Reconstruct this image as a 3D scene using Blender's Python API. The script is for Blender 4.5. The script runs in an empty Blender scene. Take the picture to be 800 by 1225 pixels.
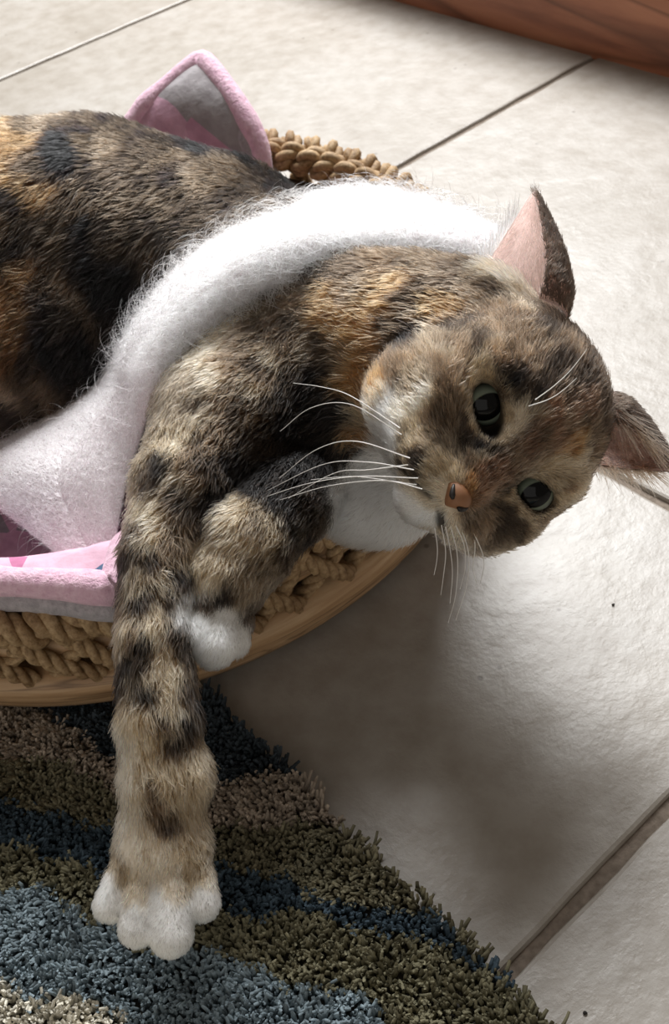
import bpy, math, random
import numpy as np

C = bpy.context.scene.collection
SC = bpy.context.scene
rng = np.random.default_rng(7)
random.seed(7)

# ------------------------------------------------------------------ camera
CAM_R = ((0.98505, 0.17229, 0.0), (-0.12047, 0.68873, -0.71494), (-0.12318, 0.70425, 0.69919))
cam_d = bpy.data.cameras.new('camera')
cam = bpy.data.objects.new('camera', cam_d)
C.objects.link(cam)
from mathutils import Matrix, Vector
mw = Matrix.Identity(4)
for i in range(3):
    for j in range(3):
        mw[i][j] = CAM_R[i][j]
mw[2][3] = 0.40
cam.matrix_world = mw
cam_d.sensor_fit = 'HORIZONTAL'
cam_d.sensor_width = 36.0
cam_d.lens = 1302.0 / 800.0 * 36.0
cam_d.clip_start = 0.01
cam_d.dof.use_dof = True
cam_d.dof.focus_distance = 0.37
cam_d.dof.aperture_fstop = 45.0
SC.camera = cam

# ------------------------------------------------------------------ world, lights, exposure
SC.view_settings.view_transform = 'Standard'
SC.view_settings.look = 'None'
SC.view_settings.gamma = 1.0
SC.view_settings.use_curve_mapping = False
SC.view_settings.exposure = 0.0
world = bpy.data.worlds.new('room_ambience')
SC.world = world
world.use_nodes = True
wbg = world.node_tree.nodes['Background']
wbg.inputs['Color'].default_value = (1.0, 0.89, 0.78, 1)
wbg.inputs['Strength'].default_value = 0.18


def area_light(name, loc, target, sx, sy, power, color):
    l = bpy.data.lights.new(name, 'AREA')
    l.shape = 'RECTANGLE'
    l.size = sx
    l.size_y = sy
    l.energy = power
    l.color = color
    o = bpy.data.objects.new(name, l)
    o.location = loc
    d = Vector(target) - Vector(loc)
    o.rotation_euler = d.to_track_quat('-Z', 'Y').to_euler()
    C.objects.link(o)
    return o


area_light('window_daylight', (0.24, 1.85, 1.58), (0.0, 0.45, 0.05), 0.95, 0.95, 94.0, (0.97, 0.985, 1.0))
area_light('front_fill', (-0.75, -1.55, 0.95), (-0.05, 0.40, 0.10), 2.4, 1.8, 8.0, (1.0, 0.97, 0.93))  # added soft fill lamp behind the camera, lifts the sides facing the viewer


# ------------------------------------------------------------------ helpers
def obj(name, me, mat=None, parent=None):
    o = bpy.data.objects.new(name, me)
    if mat is not None:
        me.materials.append(mat)
    C.objects.link(o)
    if parent is not None:
        o.parent = parent
    return o


def tag(o, label=None, cat=None, group=None, kind=None):
    for k, v in (('label', label), ('category', cat), ('group', group), ('kind', kind)):
        if v:
            o[k] = v
    return o


def empty(name, loc=(0, 0, 0)):
    o = bpy.data.objects.new(name, None)
    o.location = loc
    o.empty_display_size = 0.05
    C.objects.link(o)
    return o


def mesh_np(name, V, F, smooth=True):
    me = bpy.data.meshes.new(name)
    V = np.asarray(V, float)
    me.from_pydata(V.tolist(), [], [list(map(int, f)) for f in F])
    if smooth:
        me.polygons.foreach_set('use_smooth', [True] * len(me.polygons))
    me.update()
    return me


def grid_faces(nu, nv, closed_u=False, closed_v=False):
    F = []
    for i in range(nu if closed_u else nu - 1):
        for j in range(nv if closed_v else nv - 1):
            a = i * nv + j
            b = ((i + 1) % nu) * nv + j
            c = ((i + 1) % nu) * nv + (j + 1) % nv
            d = i * nv + (j + 1) % nv
            F.append((a, b, c, d))
    return F


def frames(P, closed=False):
    P = np.asarray(P, float)
    if closed:
        T = np.roll(P, -1, 0) - np.roll(P, 1, 0)
    else:
        T = np.gradient(P, axis=0)
    T /= np.linalg.norm(T, axis=1)[:, None] + 1e-12
    N = np.zeros_like(P)
    n = np.cross(T[0], (0.13, 0.31, 0.94))
    n /= np.linalg.norm(n)
    for i in range(len(P)):
        n = n - T[i] * (n @ T[i])
        n /= np.linalg.norm(n)
        N[i] = n
    return T, N, np.cross(T, N)


def tube_mesh(name, P, r, seg=8, lobes=0, pitch=0.02, depth=0.35, closed=False, cap=True):
    """swept tube; lobes>0 gives a twisted (laid rope) cross-section"""
    P = np.asarray(P, float)
    T, N, B = frames(P, closed)
    s = np.concatenate([[0], np.cumsum(np.linalg.norm(np.diff(P, axis=0), axis=1))])
    r = np.broadcast_to(np.asarray(r, float), (len(P),))
    ph = np.arange(seg) / seg * 2 * math.pi
    V = []
    for i in range(len(P)):
        tw = s[i] / pitch * 2 * math.pi
        rr = r[i]
        if lobes:
            rad = rr * (1 - depth + depth * np.abs(np.cos((ph - 0) * lobes / 2)) ** 0.8)
            a = ph + tw
        else:
            rad = np.full(seg, rr)
            a = ph
        V.append(P[i] + (np.cos(a) * rad)[:, None] * N[i] + (np.sin(a) * rad)[:, None] * B[i])
    V = np.concatenate(V)
    F = grid_faces(len(P), seg, closed, True)
    if cap and not closed:
        F = list(F) + [tuple(range(seg))[::-1], tuple(range((len(P) - 1) * seg, len(P) * seg))]
    F = [tuple(reversed(f)) for f in F]
    return mesh_np(name, V, F)


def rope_mesh(name, P, r, pitch, ply=3, seg=6, closed=False):
    """laid rope: ply helical strands around the path, one mesh"""
    P = np.asarray(P, float)
    T, Nn, B = frames(P, closed)
    s = np.concatenate([[0], np.cumsum(np.linalg.norm(np.diff(P, axis=0), axis=1))])
    if closed:
        tot = s[-1] + np.linalg.norm(P[0] - P[-1])
        pitch = tot / max(1, round(tot / pitch))
    Vs, Fs = [], []
    ph = np.arange(seg) / seg * 2 * math.pi
    for k in range(ply):
        a = s / pitch * 2 * math.pi + k * 2 * math.pi / ply
        Cc = P + r * 0.52 * (np.cos(a)[:, None] * Nn + np.sin(a)[:, None] * B)
        t2, n2, b2 = frames(Cc, closed)
        off = len(P) * seg * k
        for i in range(len(P)):
            Vs.append(Cc[i] + r * 0.54 * (np.cos(ph)[:, None] * n2[i] + np.sin(ph)[:, None] * b2[i]))
        Fs += [tuple(off + q for q in reversed(f)) for f in grid_faces(len(P), seg, closed, True)]
    return mesh_np(name, np.concatenate(Vs), Fs)


def spline(pts, n):
    """Catmull-Rom through pts (any dimension), n samples"""
    P = np.asarray(pts, float)
    P = np.vstack([2 * P[0] - P[1], P, 2 * P[-1] - P[-2]])
    m = len(P) - 3
    out = []
    for q in np.linspace(0, m - 1e-9, n):
        i = int(q)
        t = q - i
        p0, p1, p2, p3 = P[i:i + 4]
        out.append(0.5 * (2 * p1 + (p2 - p0) * t + (2 * p0 - 5 * p1 + 4 * p2 - p3) * t * t + (3 * p1 - p0 - 3 * p2 + p3) * t ** 3))
    return np.array(out)


def s2l(c):
    c = np.asarray(c, float) / 255.0
    return np.where(c <= 0.04045, c / 12.92, ((c + 0.055) / 1.055) ** 2.4)


# ---- value noise in numpy
_nt = rng.random((32, 32, 32))


def noise3(p, scale):
    q = np.asarray(p, float) * scale + 100.0
    i = np.floor(q).astype(int)
    f = q - i
    f = f * f * (3 - 2 * f)
    r = 0
    for dx in (0, 1):
        for dy in (0, 1):
            for dz in (0, 1):
                w = (f[:, 0] if dx else 1 - f[:, 0]) * (f[:, 1] if dy else 1 - f[:, 1]) * (f[:, 2] if dz else 1 - f[:, 2])
                r = r + w * _nt[(i[:, 0] + dx) % 32, (i[:, 1] + dy) % 32, (i[:, 2] + dz) % 32]
    return r


def fbm(p, scale, o=3):
    r, a, t = 0, 1.0, 0
    for k in range(o):
        r = r + a * noise3(np.asarray(p) + 7.3 * k, scale * 2 ** k)
        t += a
        a *= 0.5
    return r / t


# ---- materials
def new_mat(name):
    m = bpy.data.materials.new(name)
    m.use_nodes = True
    nt = m.node_tree
    return m, nt, nt.nodes['Principled BSDF']


def N(nt, typ, **kw):
    n = nt.nodes.new(typ)
    for k, v in kw.items():
        if k in n.inputs.keys():
            n.inputs[k].default_value = v
        else:
            setattr(n, k, v)
    return n


def ramp(nt, fac, stops):
    r = nt.nodes.new('ShaderNodeValToRGB')
    els = r.color_ramp.elements
    while len(els) < len(stops):
        els.new(0.5)
    for e, (p, c) in zip(els, stops):
        e.position = p
        e.color = (*s2l(c), 1) if max(c) > 1.001 else (*c, 1)
    nt.links.new(fac, r.inputs['Fac'])
    return r.outputs['Color']


def obj_coords(nt, scale=(1, 1, 1), rot=(0, 0, 0)):
    tc = nt.nodes.new('ShaderNodeTexCoord')
    mp = nt.nodes.new('ShaderNodeMapping')
    mp.inputs['Scale'].default_value = scale
    mp.inputs['Rotation'].default_value = rot
    nt.links.new(tc.outputs['Object'], mp.inputs['Vector'])
    return mp.outputs['Vector']


def bump(nt, h, strength, dist, base=None):
    b = nt.nodes.new('ShaderNodeBump')
    b.inputs['Strength'].default_value = strength
    b.inputs['Distance'].default_value = dist
    nt.links.new(h, b.inputs['Height'])
    if base is not None:
        nt.links.new(base, b.inputs['Normal'])
    return b.outputs['Normal']


def mix(nt, fac, a, b, mode='MIX'):
    m = nt.nodes.new('ShaderNodeMix')
    m.data_type = 'RGBA'
    m.blend_type = mode
    for s, v in ((m.inputs['Factor'], fac), (m.inputs[6], a), (m.inputs[7], b)):
        if hasattr(v, 'is_output'):
            nt.links.new(v, s)
        elif isinstance(v, (int, float)):
            s.default_value = v
        else:
            s.default_value = (*v, 1)
    return m.outputs[2]


def plain(name, col, rough=0.6):
    m, nt, b = new_mat(name)
    b.inputs['Base Color'].default_value = (*s2l(col), 1)
    b.inputs['Roughness'].default_value = rough
    return m


def mat_tile():
    m, nt, b = new_mat('beige_stone_tile')
    v = obj_coords(nt)
    n1 = N(nt, 'ShaderNodeTexNoise', Scale=7.0, Detail=6.0, Roughness=0.6)
    n2 = N(nt, 'ShaderNodeTexNoise', Scale=55.0, Detail=6.0, Roughness=0.65)
    n3 = N(nt, 'ShaderNodeTexNoise', Scale=13.0, Detail=8.0, Roughness=0.62, Distortion=0.15)
    for n in (n1, n2, n3):
        nt.links.new(v, n.inputs['Vector'])
    c = ramp(nt, n1.outputs['Fac'], [(0.25, (151, 143, 132)), (0.5, (164, 157, 148)), (0.75, (172, 167, 160))])
    c2 = ramp(nt, n2.outputs['Fac'], [(0.3, (226, 222, 216)), (0.6, (255, 255, 255))])
    c = mix(nt, 0.8, c, c2, 'MULTIPLY')
    # small dark pits
    vo = N(nt, 'ShaderNodeTexVoronoi', Scale=34.0)
    nt.links.new(v, vo.inputs['Vector'])
    pit = ramp(nt, vo.outputs['Distance'], [(0.035, (120, 108, 96)), (0.06, (255, 255, 255))])
    c = mix(nt, 0.5, c, pit, 'MULTIPLY')
    nt.links.new(c, b.inputs['Base Color'])
    # slate-like clefts: ridges where a distorted noise crosses its middle
    sub = nt.nodes.new('ShaderNodeMath'); sub.operation = 'SUBTRACT'; sub.inputs[1].default_value = 0.5
    ab = nt.nodes.new('ShaderNodeMath'); ab.operation = 'ABSOLUTE'
    nt.links.new(n3.outputs['Fac'], sub.inputs[0]); nt.links.new(sub.outputs[0], ab.inputs[0])
    rp = ramp(nt, ab.outputs[0], [(0.0, (0, 0, 0)), (0.03, (1, 1, 1))])
    nrm = bump(nt, rp, 0.05, 0.0006)
    nrm = bump(nt, n3.outputs['Fac'], 0.55, 0.004, nrm)
    nrm = bump(nt, n2.outputs['Fac'], 0.35, 0.0012, nrm)
    nt.links.new(nrm, b.inputs['Normal'])
    b.inputs['Roughness'].default_value = 0.42
    b.inputs['Specular IOR Level'].default_value = 0.5
    return m


def mat_grout():
    m, nt, b = new_mat('brown_grout')
    v = obj_coords(nt)
    n = N(nt, 'ShaderNodeTexNoise', Scale=300.0, Detail=4.0)
    nt.links.new(v, n.inputs['Vector'])
    nt.links.new(ramp(nt, n.outputs['Fac'], [(0.3, (104, 92, 80)), (0.7, (134, 121, 108))]), b.inputs['Base Color'])
    nt.links.new(bump(nt, n.outputs['Fac'], 0.6, 0.001), b.inputs['Normal'])
    b.inputs['Roughness'].default_value = 0.9
    return m


def mat_wood(name, dark, mid, light, scale, rough=0.45, rings=9.0):
    m, nt, b = new_mat(name)
    v = obj_coords(nt, scale)
    n = N(nt, 'ShaderNodeTexNoise', Scale=1.0, Detail=7.0, Roughness=0.6, Distortion=0.5)
    w = N(nt, 'ShaderNodeTexNoise', Scale=0.35, Detail=2.0, Distortion=0.8)
    nt.links.new(v, n.inputs['Vector'])
    nt.links.new(v, w.inputs['Vector'])
    mul = nt.nodes.new('ShaderNodeMath'); mul.operation = 'MULTIPLY'; mul.inputs[1].default_value = rings
    fr = nt.nodes.new('ShaderNodeMath'); fr.operation = 'FRACT'
    nt.links.new(w.outputs['Fac'], mul.inputs[0]); nt.links.new(mul.outputs[0], fr.inputs[0])
    c1 = ramp(nt, n.outputs['Fac'], [(0.3, dark), (0.5, mid), (0.7, light)])
    c2 = ramp(nt, fr.outputs[0], [(0.0, (150, 140, 130)), (0.18, (255, 255, 255)), (0.9, (235, 230, 225)), (1.0, (150, 140, 130))])
    c = mix(nt, 0.75, c1, c2, 'MULTIPLY')
    nt.links.new(c, b.inputs['Base Color'])
    nt.links.new(bump(nt, n.outputs['Fac'], 0.2, 0.0006), b.inputs['Normal'])
    b.inputs['Roughness'].default_value = rough
    return m


def mat_rope():
    m, nt, b = new_mat('seagrass_rope')
    v = obj_coords(nt)
    n = N(nt, 'ShaderNodeTexNoise', Scale=420.0, Detail=4.0, Roughness=0.7)
    n2 = N(nt, 'ShaderNodeTexNoise', Scale=60.0, Detail=3.0)
    nt.links.new(v, n.inputs['Vector']); nt.links.new(v, n2.inputs['Vector'])
    c = ramp(nt, n.outputs['Fac'], [(0.3, (132, 104, 72)), (0.5, (182, 152, 112)), (0.75, (214, 188, 150))])
    c2 = ramp(nt, n2.outputs['Fac'], [(0.35, (190, 175, 160)), (0.65, (255, 255, 255))])
    nt.links.new(mix(nt, 0.7, c, c2, 'MULTIPLY'), b.inputs['Base Color'])
    nt.links.new(bump(nt, n.outputs['Fac'], 0.6, 0.001), b.inputs['Normal'])
    b.inputs['Roughness'].default_value = 0.7
    return m


def mat_plush(name, a, bb, scale=260.0):
    m, nt, b = new_mat(name)
    v = obj_coords(nt)
    n = N(nt, 'ShaderNodeTexNoise', Scale=scale, Detail=4.0, Roughness=0.7)
    nt.links.new(v, n.inputs['Vector'])
    nt.links.new(ramp(nt, n.outputs['Fac'], [(0.3, a), (0.7, bb)]), b.inputs['Base Color'])
    nt.links.new(bump(nt, n.outputs['Fac'], 0.8, 0.002), b.inputs['Normal'])
    b.inputs['Roughness'].default_value = 0.95
    b.inputs['Sheen Weight'].default_value = 0.3
    return m


def mat_print():
    """grey and pink printed flannel with blotches"""
    m, nt, b = new_mat('pink_grey_printed_flannel')
    v = obj_coords(nt)
    vo = N(nt, 'ShaderNodeTexVoronoi', Scale=26.0)
    n = N(nt, 'ShaderNodeTexNoise', Scale=90.0, Detail=4.0)
    nt.links.new(v, vo.inputs['Vector']); nt.links.new(v, n.inputs['Vector'])
    sep = nt.nodes.new('ShaderNodeSeparateColor')
    nt.links.new(vo.outputs['Color'], sep.inputs[0])
    c = ramp(nt, sep.outputs[0], [(0.0, (214, 164, 188)), (0.42, (228, 186, 204)), (0.44, (150, 146, 148)), (0.72, (176, 170, 172)), (0.74, (196, 120, 156)), (0.9, (196, 120, 156)), (0.92, (92, 120, 150))])
    r = nt.nodes['Color Ramp'] if 'Color Ramp' in nt.nodes else None
    c2 = ramp(nt, n.outputs['Fac'], [(0.35, (200, 195, 195)), (0.65, (255, 255, 255))])
    nt.links.new(mix(nt, 0.6, c, c2, 'MULTIPLY'), b.inputs['Base Color'])
    nt.links.new(bump(nt, n.outputs['Fac'], 0.5, 0.003), b.inputs['Normal'])
    b.inputs['Roughness'].default_value = 0.95
    return m


def mat_attr(name, attr, rough=0.6, tipgain=0.0, rootdark=0.0, spec=0.3):
    """strand / vertex colour material"""
    m, nt, b = new_mat(name)
    a = nt.nodes.new('ShaderNodeAttribute')
    a.attribute_name = attr
    out = a.outputs['Color']
    if tipgain or rootdark:
        hi = nt.nodes.new('ShaderNodeHairInfo')
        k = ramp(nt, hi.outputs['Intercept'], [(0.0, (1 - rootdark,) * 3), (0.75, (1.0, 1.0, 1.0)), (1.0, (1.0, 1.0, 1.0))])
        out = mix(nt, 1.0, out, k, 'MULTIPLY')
    nt.links.new(out, b.inputs['Base Color'])
    b.inputs['Roughness'].default_value = rough
    b.inputs['Specular IOR Level'].default_value = spec
    return m


def curves_obj(name, P, radius, colors, mat, parent=None, npts=None):
    """P: (n,k,3) strand points; radius: (n,k); colors: (n,3) linear"""
    n, k, _ = P.shape
    hc = bpy.data.hair_curves.new(name)
    hc.add_curves([k] * n)
    hc.points.foreach_set('position', np.ascontiguousarray(P, dtype=np.float32).ravel())
    ra = hc.attributes.get('radius') or hc.attributes.new('radius', 'FLOAT', 'POINT')
    ra.data.foreach_set('value', np.ascontiguousarray(radius, dtype=np.float32).ravel())
    ca = hc.attributes.new('fur_color', 'FLOAT_COLOR', 'CURVE')
    cc = np.ones((n, 4), np.float32)
    cc[:, :3] = colors
    ca.data.foreach_set('color', cc.ravel())
    hc.materials.append(mat)
    o = bpy.data.objects.new(name, hc)
    C.objects.link(o)
    if parent is not None:
        o.parent = parent
    return o


# ------------------------------------------------------------------ floor
D1 = np.array([0.82395, 0.56667, 0.0])     # tile direction towards the plank
D2 = np.array([-0.56667, 0.82395, 0.0])    # tile direction along the plank
ANG = math.atan2(D1[1], D1[0])
TZ = 0.0                                   # tile top


def uv2w(a, b, z=0.0):
    p = D1 * a + D2 * b
    return (p[0], p[1], z)


GAP = 0.0056
a_lines = [-0.564, -0.108, 0.348, 0.804]
b_lines = [-0.798, -0.342, 0.1125, 0.579, 1.0245, 1.48]
a_lines_hi = 0.742
M_TILE, M_GROUT = mat_tile(), mat_grout()


def slab(name, sx, sy, z0, z1, mat, parent=None, bev=0.002, loc=(0, 0, 0), rz=0.0, wob=0.0):
    """box with rounded upper edge, edge slightly uneven"""
    hx, hy = sx / 2, sy / 2
    n = 24
    ring = []
    for i in range(n): ring.append((-hx + sx * i / n, -hy))
    for i in range(n): ring.append((hx, -hy + sy * i / n))
    for i in range(n): ring.append((hx - sx * i / n, hy))
    for i in range(n): ring.append((-hx, hy - sy * i / n))
    R2 = np.array(ring)
    nrm = np.sign(R2) * (np.abs(R2) > np.array([hx, hy]) - 1e-6)
    R2 = R2 + nrm * (rng.random((len(R2), 1)) - 0.5) * wob
    cen = -R2 / np.linalg.norm(R2, axis=1)[:, None] * 1.2
    lv = [(0, z0), (0, z1 - bev), (bev * 0.3, z1 - bev * 0.3), (bev, z1), (bev * 6, z1)]
    V = np.concatenate([np.column_stack([R2 + cen * o, np.full(len(R2), z)]) for o, z in lv])
    F = [tuple(reversed(f)) for f in grid_faces(len(lv), len(R2), False, True)]
    k = len(R2)
    F.append(tuple(range((len(lv) - 1) * k, len(lv) * k)))
    F.append(tuple(reversed(range(k))))
    me = mesh_np(name, V, F, False)
    o = obj(name, me, mat, parent)
    o.location = loc
    o.rotation_euler = (0, 0, rz)
    return o


floor = slab('floor', 1.40, 2.4, -0.012, -0.0028, M_GROUT, None, 0.0005)
floor.location = uv2w(0.10, 0.34)
floor.rotation_euler = (0, 0, ANG)
tag(floor, kind='structure')
for ia in range(len(a_lines) - 1):
    for ib in range(len(b_lines) - 1):
        a0, a1, b0, b1 = a_lines[ia], a_lines[ia + 1], b_lines[ib], b_lines[ib + 1]
        ca, cb = (a0 + a1) / 2, (b0 + b1) / 2
        w = uv2w(ca - 0.10, cb - 0.34)
        t = slab('tile', a1 - a0 - GAP, b1 - b0 - GAP, -0.010, TZ, M_TILE, floor, 0.0018, (ca - 0.10, cb - 0.34, 0.0), 0, 0.0012)
        t.rotation_euler = (0, 0, 0)

# reddish wooden plank along the far right edge of the floor
M_PLANK = mat_wood('reddish_brown_plank_wood', (112, 64, 44), (164, 104, 76), (190, 130, 98), (55.0, 3.2, 30.0), 0.4, 7.0)
trim = slab('trim_1', 0.022, 2.2, -0.002, 0.104, M_PLANK, None, 0.004)
trim.location = uv2w(0.742 + 0.011, 0.55)
trim.rotation_euler = (0, 0, ANG)
tag(trim, kind='structure')

# ------------------------------------------------------------------ rug
M_RUGBACK = plain('rug_backing', (70, 66, 60), 0.95)
RA = 0.113    # rug edge along D1
rug = empty('shag_rug', uv2w(-0.16, 0.10))
tag(rug, 'grey, olive and blue striped shag rug under the dangling front paw', 'rug')
RUG_A0, RUG_B0, RUG_B1 = -0.42, -0.25, 0.46
bk = slab('backing', RA - RUG_A0 - 0.004, RUG_B1 - RUG_B0, 0.0003, 0.003, M_RUGBACK, rug, 0.001)
bk.location = Vector(uv2w((RA + RUG_A0) / 2, (RUG_B0 + RUG_B1) / 2)) - Vector(uv2w(-0.16, 0.10))
bk.rotation_euler = (0, 0, ANG)
bounds = [
    [(-0.30, 0.40), (-0.18, 0.335), (-0.133, 0.296), (-0.11, 0.272), (-0.07, 0.254), (-0.047, 0.252), (0.0, 0.24)],
    [(-0.30, 0.35), (-0.162, 0.29), (-0.139, 0.278), (-0.111, 0.259), (-0.071, 0.233), (-0.044, 0.228), (-0.02, 0.225), (0.05, 0.20)],
    [(-0.30, 0.33), (-0.16, 0.266), (-0.112, 0.241), (-0.072, 0.219), (-0.024, 0.196), (-0.003, 0.188), (0.028, 0.159), (0.1, 0.09)],
    [(-0.30, 0.30), (-0.158, 0.243), (-0.136, 0.234), (-0.112, 0.22), (-0.073, 0.198), (-0.057, 0.192), (-0.026, 0.185), (-0.011, 0.178), (0.014, 0.164), (0.024, 0.157), (0.1, 0.08)],
    [(-0.30, 0.28), (-0.156, 0.225), (-0.135, 0.216), (-0.118, 0.202), (-0.089, 0.184), (-0.058, 0.176), (-0.029, 0.16), (-0.008, 0.143), (0.1, 0.05)],
    [(-0.30, 0.23), (-0.152, 0.185), (-0.136, 0.178), (-0.12, 0.17), (-0.104, 0.161), (-0.06, 0.12), (0.05, 0.0)],
]
RUGCOL = np.array([s2l(c) for c in [(66, 74, 80), (172, 158, 142), (124, 118, 96), (72, 86, 96), (126, 121, 98), (136, 150, 156), (214, 208, 192)]])


def build_rug():
    step = 0.0017
    aa = np.arange(RUG_A0 + 0.002, RA, step)
    bb = np.arange(RUG_B0 + 0.002, RUG_B1, step)
    A, B = np.meshgrid(aa, bb, indexing='ij')
    A = A.ravel() + rng.normal(0, 0.0008, A.size)
    B = B.ravel() + rng.normal(0, 0.0008, B.size)
    k = A < RA + 0.0015 * np.sin(B * 60) + rng.normal(0, 0.0012, A.size)
    A, B = A[k], B[k]
    rep = 2
    tu = np.repeat(np.arange(len(A)), rep)
    X = np.outer(A, D1) + np.outer(B, D2)
    reg = np.zeros(len(A), int)
    jit = (noise3(X, 90.0) - 0.5) * 0.010
    for bd in bounds:
        bx, by = np.array(bd).T
        reg += (X[:, 1] + jit < np.interp(X[:, 0], bx, by)).astype(int)
    tone = 0.62 + 0.55 * rng.random(len(A)) + 0.35 * (noise3(X, 160.0) - 0.5)
    root = X[tu] + rng.normal(0, 0.0007, (len(tu), 3)) * (1, 1, 0)
    root[:, 2] = 0.0025
    n = len(tu)
    rB = np.hypot(root[:, 0] + 0.108, root[:, 1] - 0.504)
    H = (0.0050 + 0.0016 * rng.random(n)) * np.where(rB < 0.204, 0.32, 1.0)
    lean = rng.normal(0, 0.22, (len(A), 2))[tu] + rng.normal(0, 0.22, (n, 2))
    lean += (np.column_stack([noise3(X, 70.0), noise3(X + 3, 70.0)])[tu] - 0.5) * 0.9
    edge = np.clip((A[tu] - RA + 0.006) / 0.006, 0, 1)
    lean += np.outer(edge, D1[:2]) * 0.5
    t = np.linspace(0, 1, 4)
    P = np.zeros((n, 4, 3))
    ph = rng.random(n) * 6.28
    for j, q in enumerate(t):
        P[:, j] = root
        P[:, j, :2] += lean * (H * q * q * 0.8)[:, None] + 0.0006 * q * np.column_stack([np.cos(ph + q * 5), np.sin(ph + q * 5)])
        P[:, j, 2] += H * q * (1 - 0.12 * q * np.minimum(1, np.abs(lean).sum(1)))
    rad = np.outer(0.00056 + 0.00024 * rng.random(n), np.array([0.9, 1.0, 1.05, 0.8]))
    col = RUGCOL[reg][tu] * (tone[tu] * (0.8 + 0.4 * rng.random(n)))[:, None]
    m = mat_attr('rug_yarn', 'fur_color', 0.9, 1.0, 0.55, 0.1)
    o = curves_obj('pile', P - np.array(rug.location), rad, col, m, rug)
    o['kind'] = 'stuff'


# ------------------------------------------------------------------ basket
BC = np.array([-0.108, 0.504, 0.0])
BR = 0.200
M_BASE = mat_wood('pale_pine_wood', (164, 130, 94), (196, 160, 120), (214, 184, 146), (22.0, 22.0, 330.0), 0.5, 5.0)
M_ROPE = mat_rope()


def rim_z(th):
    d = np.sin(th)            # +1 at the back, -1 at the front
    return 0.074 + 0.007 * d


def lathe(name, prof, mat, parent, seg=128):
    prof = np.array(prof)
    th = np.arange(seg) / seg * 2 * math.pi
    V = np.concatenate([np.column_stack([np.cos(t) * prof[:, 0], np.sin(t) * prof[:, 0], prof[:, 1]]) for t in th])
    F = grid_faces(seg, len(prof), True, True)
    return obj(name, mesh_np(name, V, F), mat, parent)


def build_basket():
    root = empty('cat_basket', tuple(BC))
    tag(root, 'round basket of braided seagrass rope on a pale wood base, holding the cat', 'basket')
    lathe('base', [(0.0005, 0.0062), (BR - 0.006, 0.0062), (BR - 0.001, 0.008), (BR + 0.002, 0.013), (BR + 0.0045, 0.022), (BR + 0.0035, 0.0285), (BR - 0.002, 0.0310), (0.0005, 0.0310)], M_BASE, root)
    lathe('liner', [(BR - 0.016, 0.027), (BR - 0.010, 0.027), (BR - 0.010, 0.064), (BR - 0.016, 0.064)], plain('dark_wicker_liner', (74, 56, 38), 0.9), root)
    th = np.arange(160) / 160 * 2 * math.pi
    dm = tube_mesh('dowel_ring', np.column_stack([np.cos(th) * (BR - 0.006), np.sin(th) * (BR - 0.006), np.full(160, 0.046)]), 0.0055, 10, closed=True)
    obj('dowel_ring', dm, M_BASE, root)
    # crossed lashings
    nk = 50
    variants = []
    for v in range(4):
        s = 1 if v % 2 == 0 else -1
        rr = BR - 0.005 + (0.0045 if v % 2 else 0.0)
        dth = 0.075 * s * (1.0 if v < 2 else 1.25)
        q = np.linspace(0, 1, 44)
        tt = -dth + 2 * dth * q
        z = 0.0325 + (0.072 - 0.0325) * q
        r2 = rr + 0.0035 * np.sin(q * math.pi)
        P = np.column_stack([np.cos(tt) * r2, np.sin(tt) * r2, z])
        variants.append(rope_mesh('rope', P, 0.0043, 0.0230))
    for k in range(nk):
        a = k / nk * 2 * math.pi
        for s in (0, 1):
            o = obj('rope', variants[s + 2 * (k % 3 == 0)], None, root)
            o.rotation_euler = (0, 0, a + s * 0.062 + random.uniform(-0.012, 0.012))
            o.scale = (1, 1, (rim_z(a) - 0.002) / 0.072)
    for v in variants:
        v.materials.append(M_ROPE)
    # braided rim
    n = 1500
    th = np.arange(n) / n * 2 * math.pi
    turns = 26
    for k in range(3):
        p = th * turns + k * 2 * math.pi / 3
        dr = 0.0085 * np.sin(p)
        dz = 0.0052 * np.sin(2 * p)
        P = np.column_stack([np.cos(th) * (BR - 0.005 + dr), np.sin(th) * (BR - 0.005 + dr), rim_z(th) + dz])
        obj('braid_strand', rope_mesh('braid_strand', P, 0.0058, 0.0300, closed=True), M_ROPE, root)


# ------------------------------------------------------------------ blanket in the basket
def smooth01(x, a, b):
    t = np.clip((x - a) / (b - a), 0, 1)
    return t * t * (3 - 2 * t)


MAT_C = [np.array(p) for p in [(-0.0900, 0.2960), (-0.0335, 0.7040), (-0.325, 0.60), (-0.325, 0.365)]]


def blanket_pt(u, v):
    """u front->back, v right->left"""
    F, B, BL, FL = MAT_C
    p = (F * (1 - u)[:, None] + B * u[:, None]) * (1 - v)[:, None] + (FL * (1 - u)[:, None] + BL * u[:, None]) * v[:, None]
    p[:, 0] += 0.036 * np.interp(u, [0.45, 0.86, 1.0], [0, 1, 0]) * np.exp(-v / 0.2)
    r = np.hypot(p[:, 0] - BC[0], p[:, 1] - BC[1])
    z = 0.0335 + 0.0575 * smooth01(r, 0.145, 0.190)
    dB = np.hypot(p[:, 0] - B[0], p[:, 1] - B[1])
    z = z + 0.041 * np.maximum(0, 1 - dB / 0.10) ** 1.2
    z = z - 0.006 * smooth01(r, 0.198, 0.225)
    wr = (noise3(np.column_stack([p, np.zeros(len(p))]), 34.0) - 0.5) * 0.007
    return np.column_stack([p, z + wr * smooth01(np.minimum(np.minimum(u, 1 - u), np.minimum(v, 1 - v)), 0.0, 0.08)])


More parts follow.
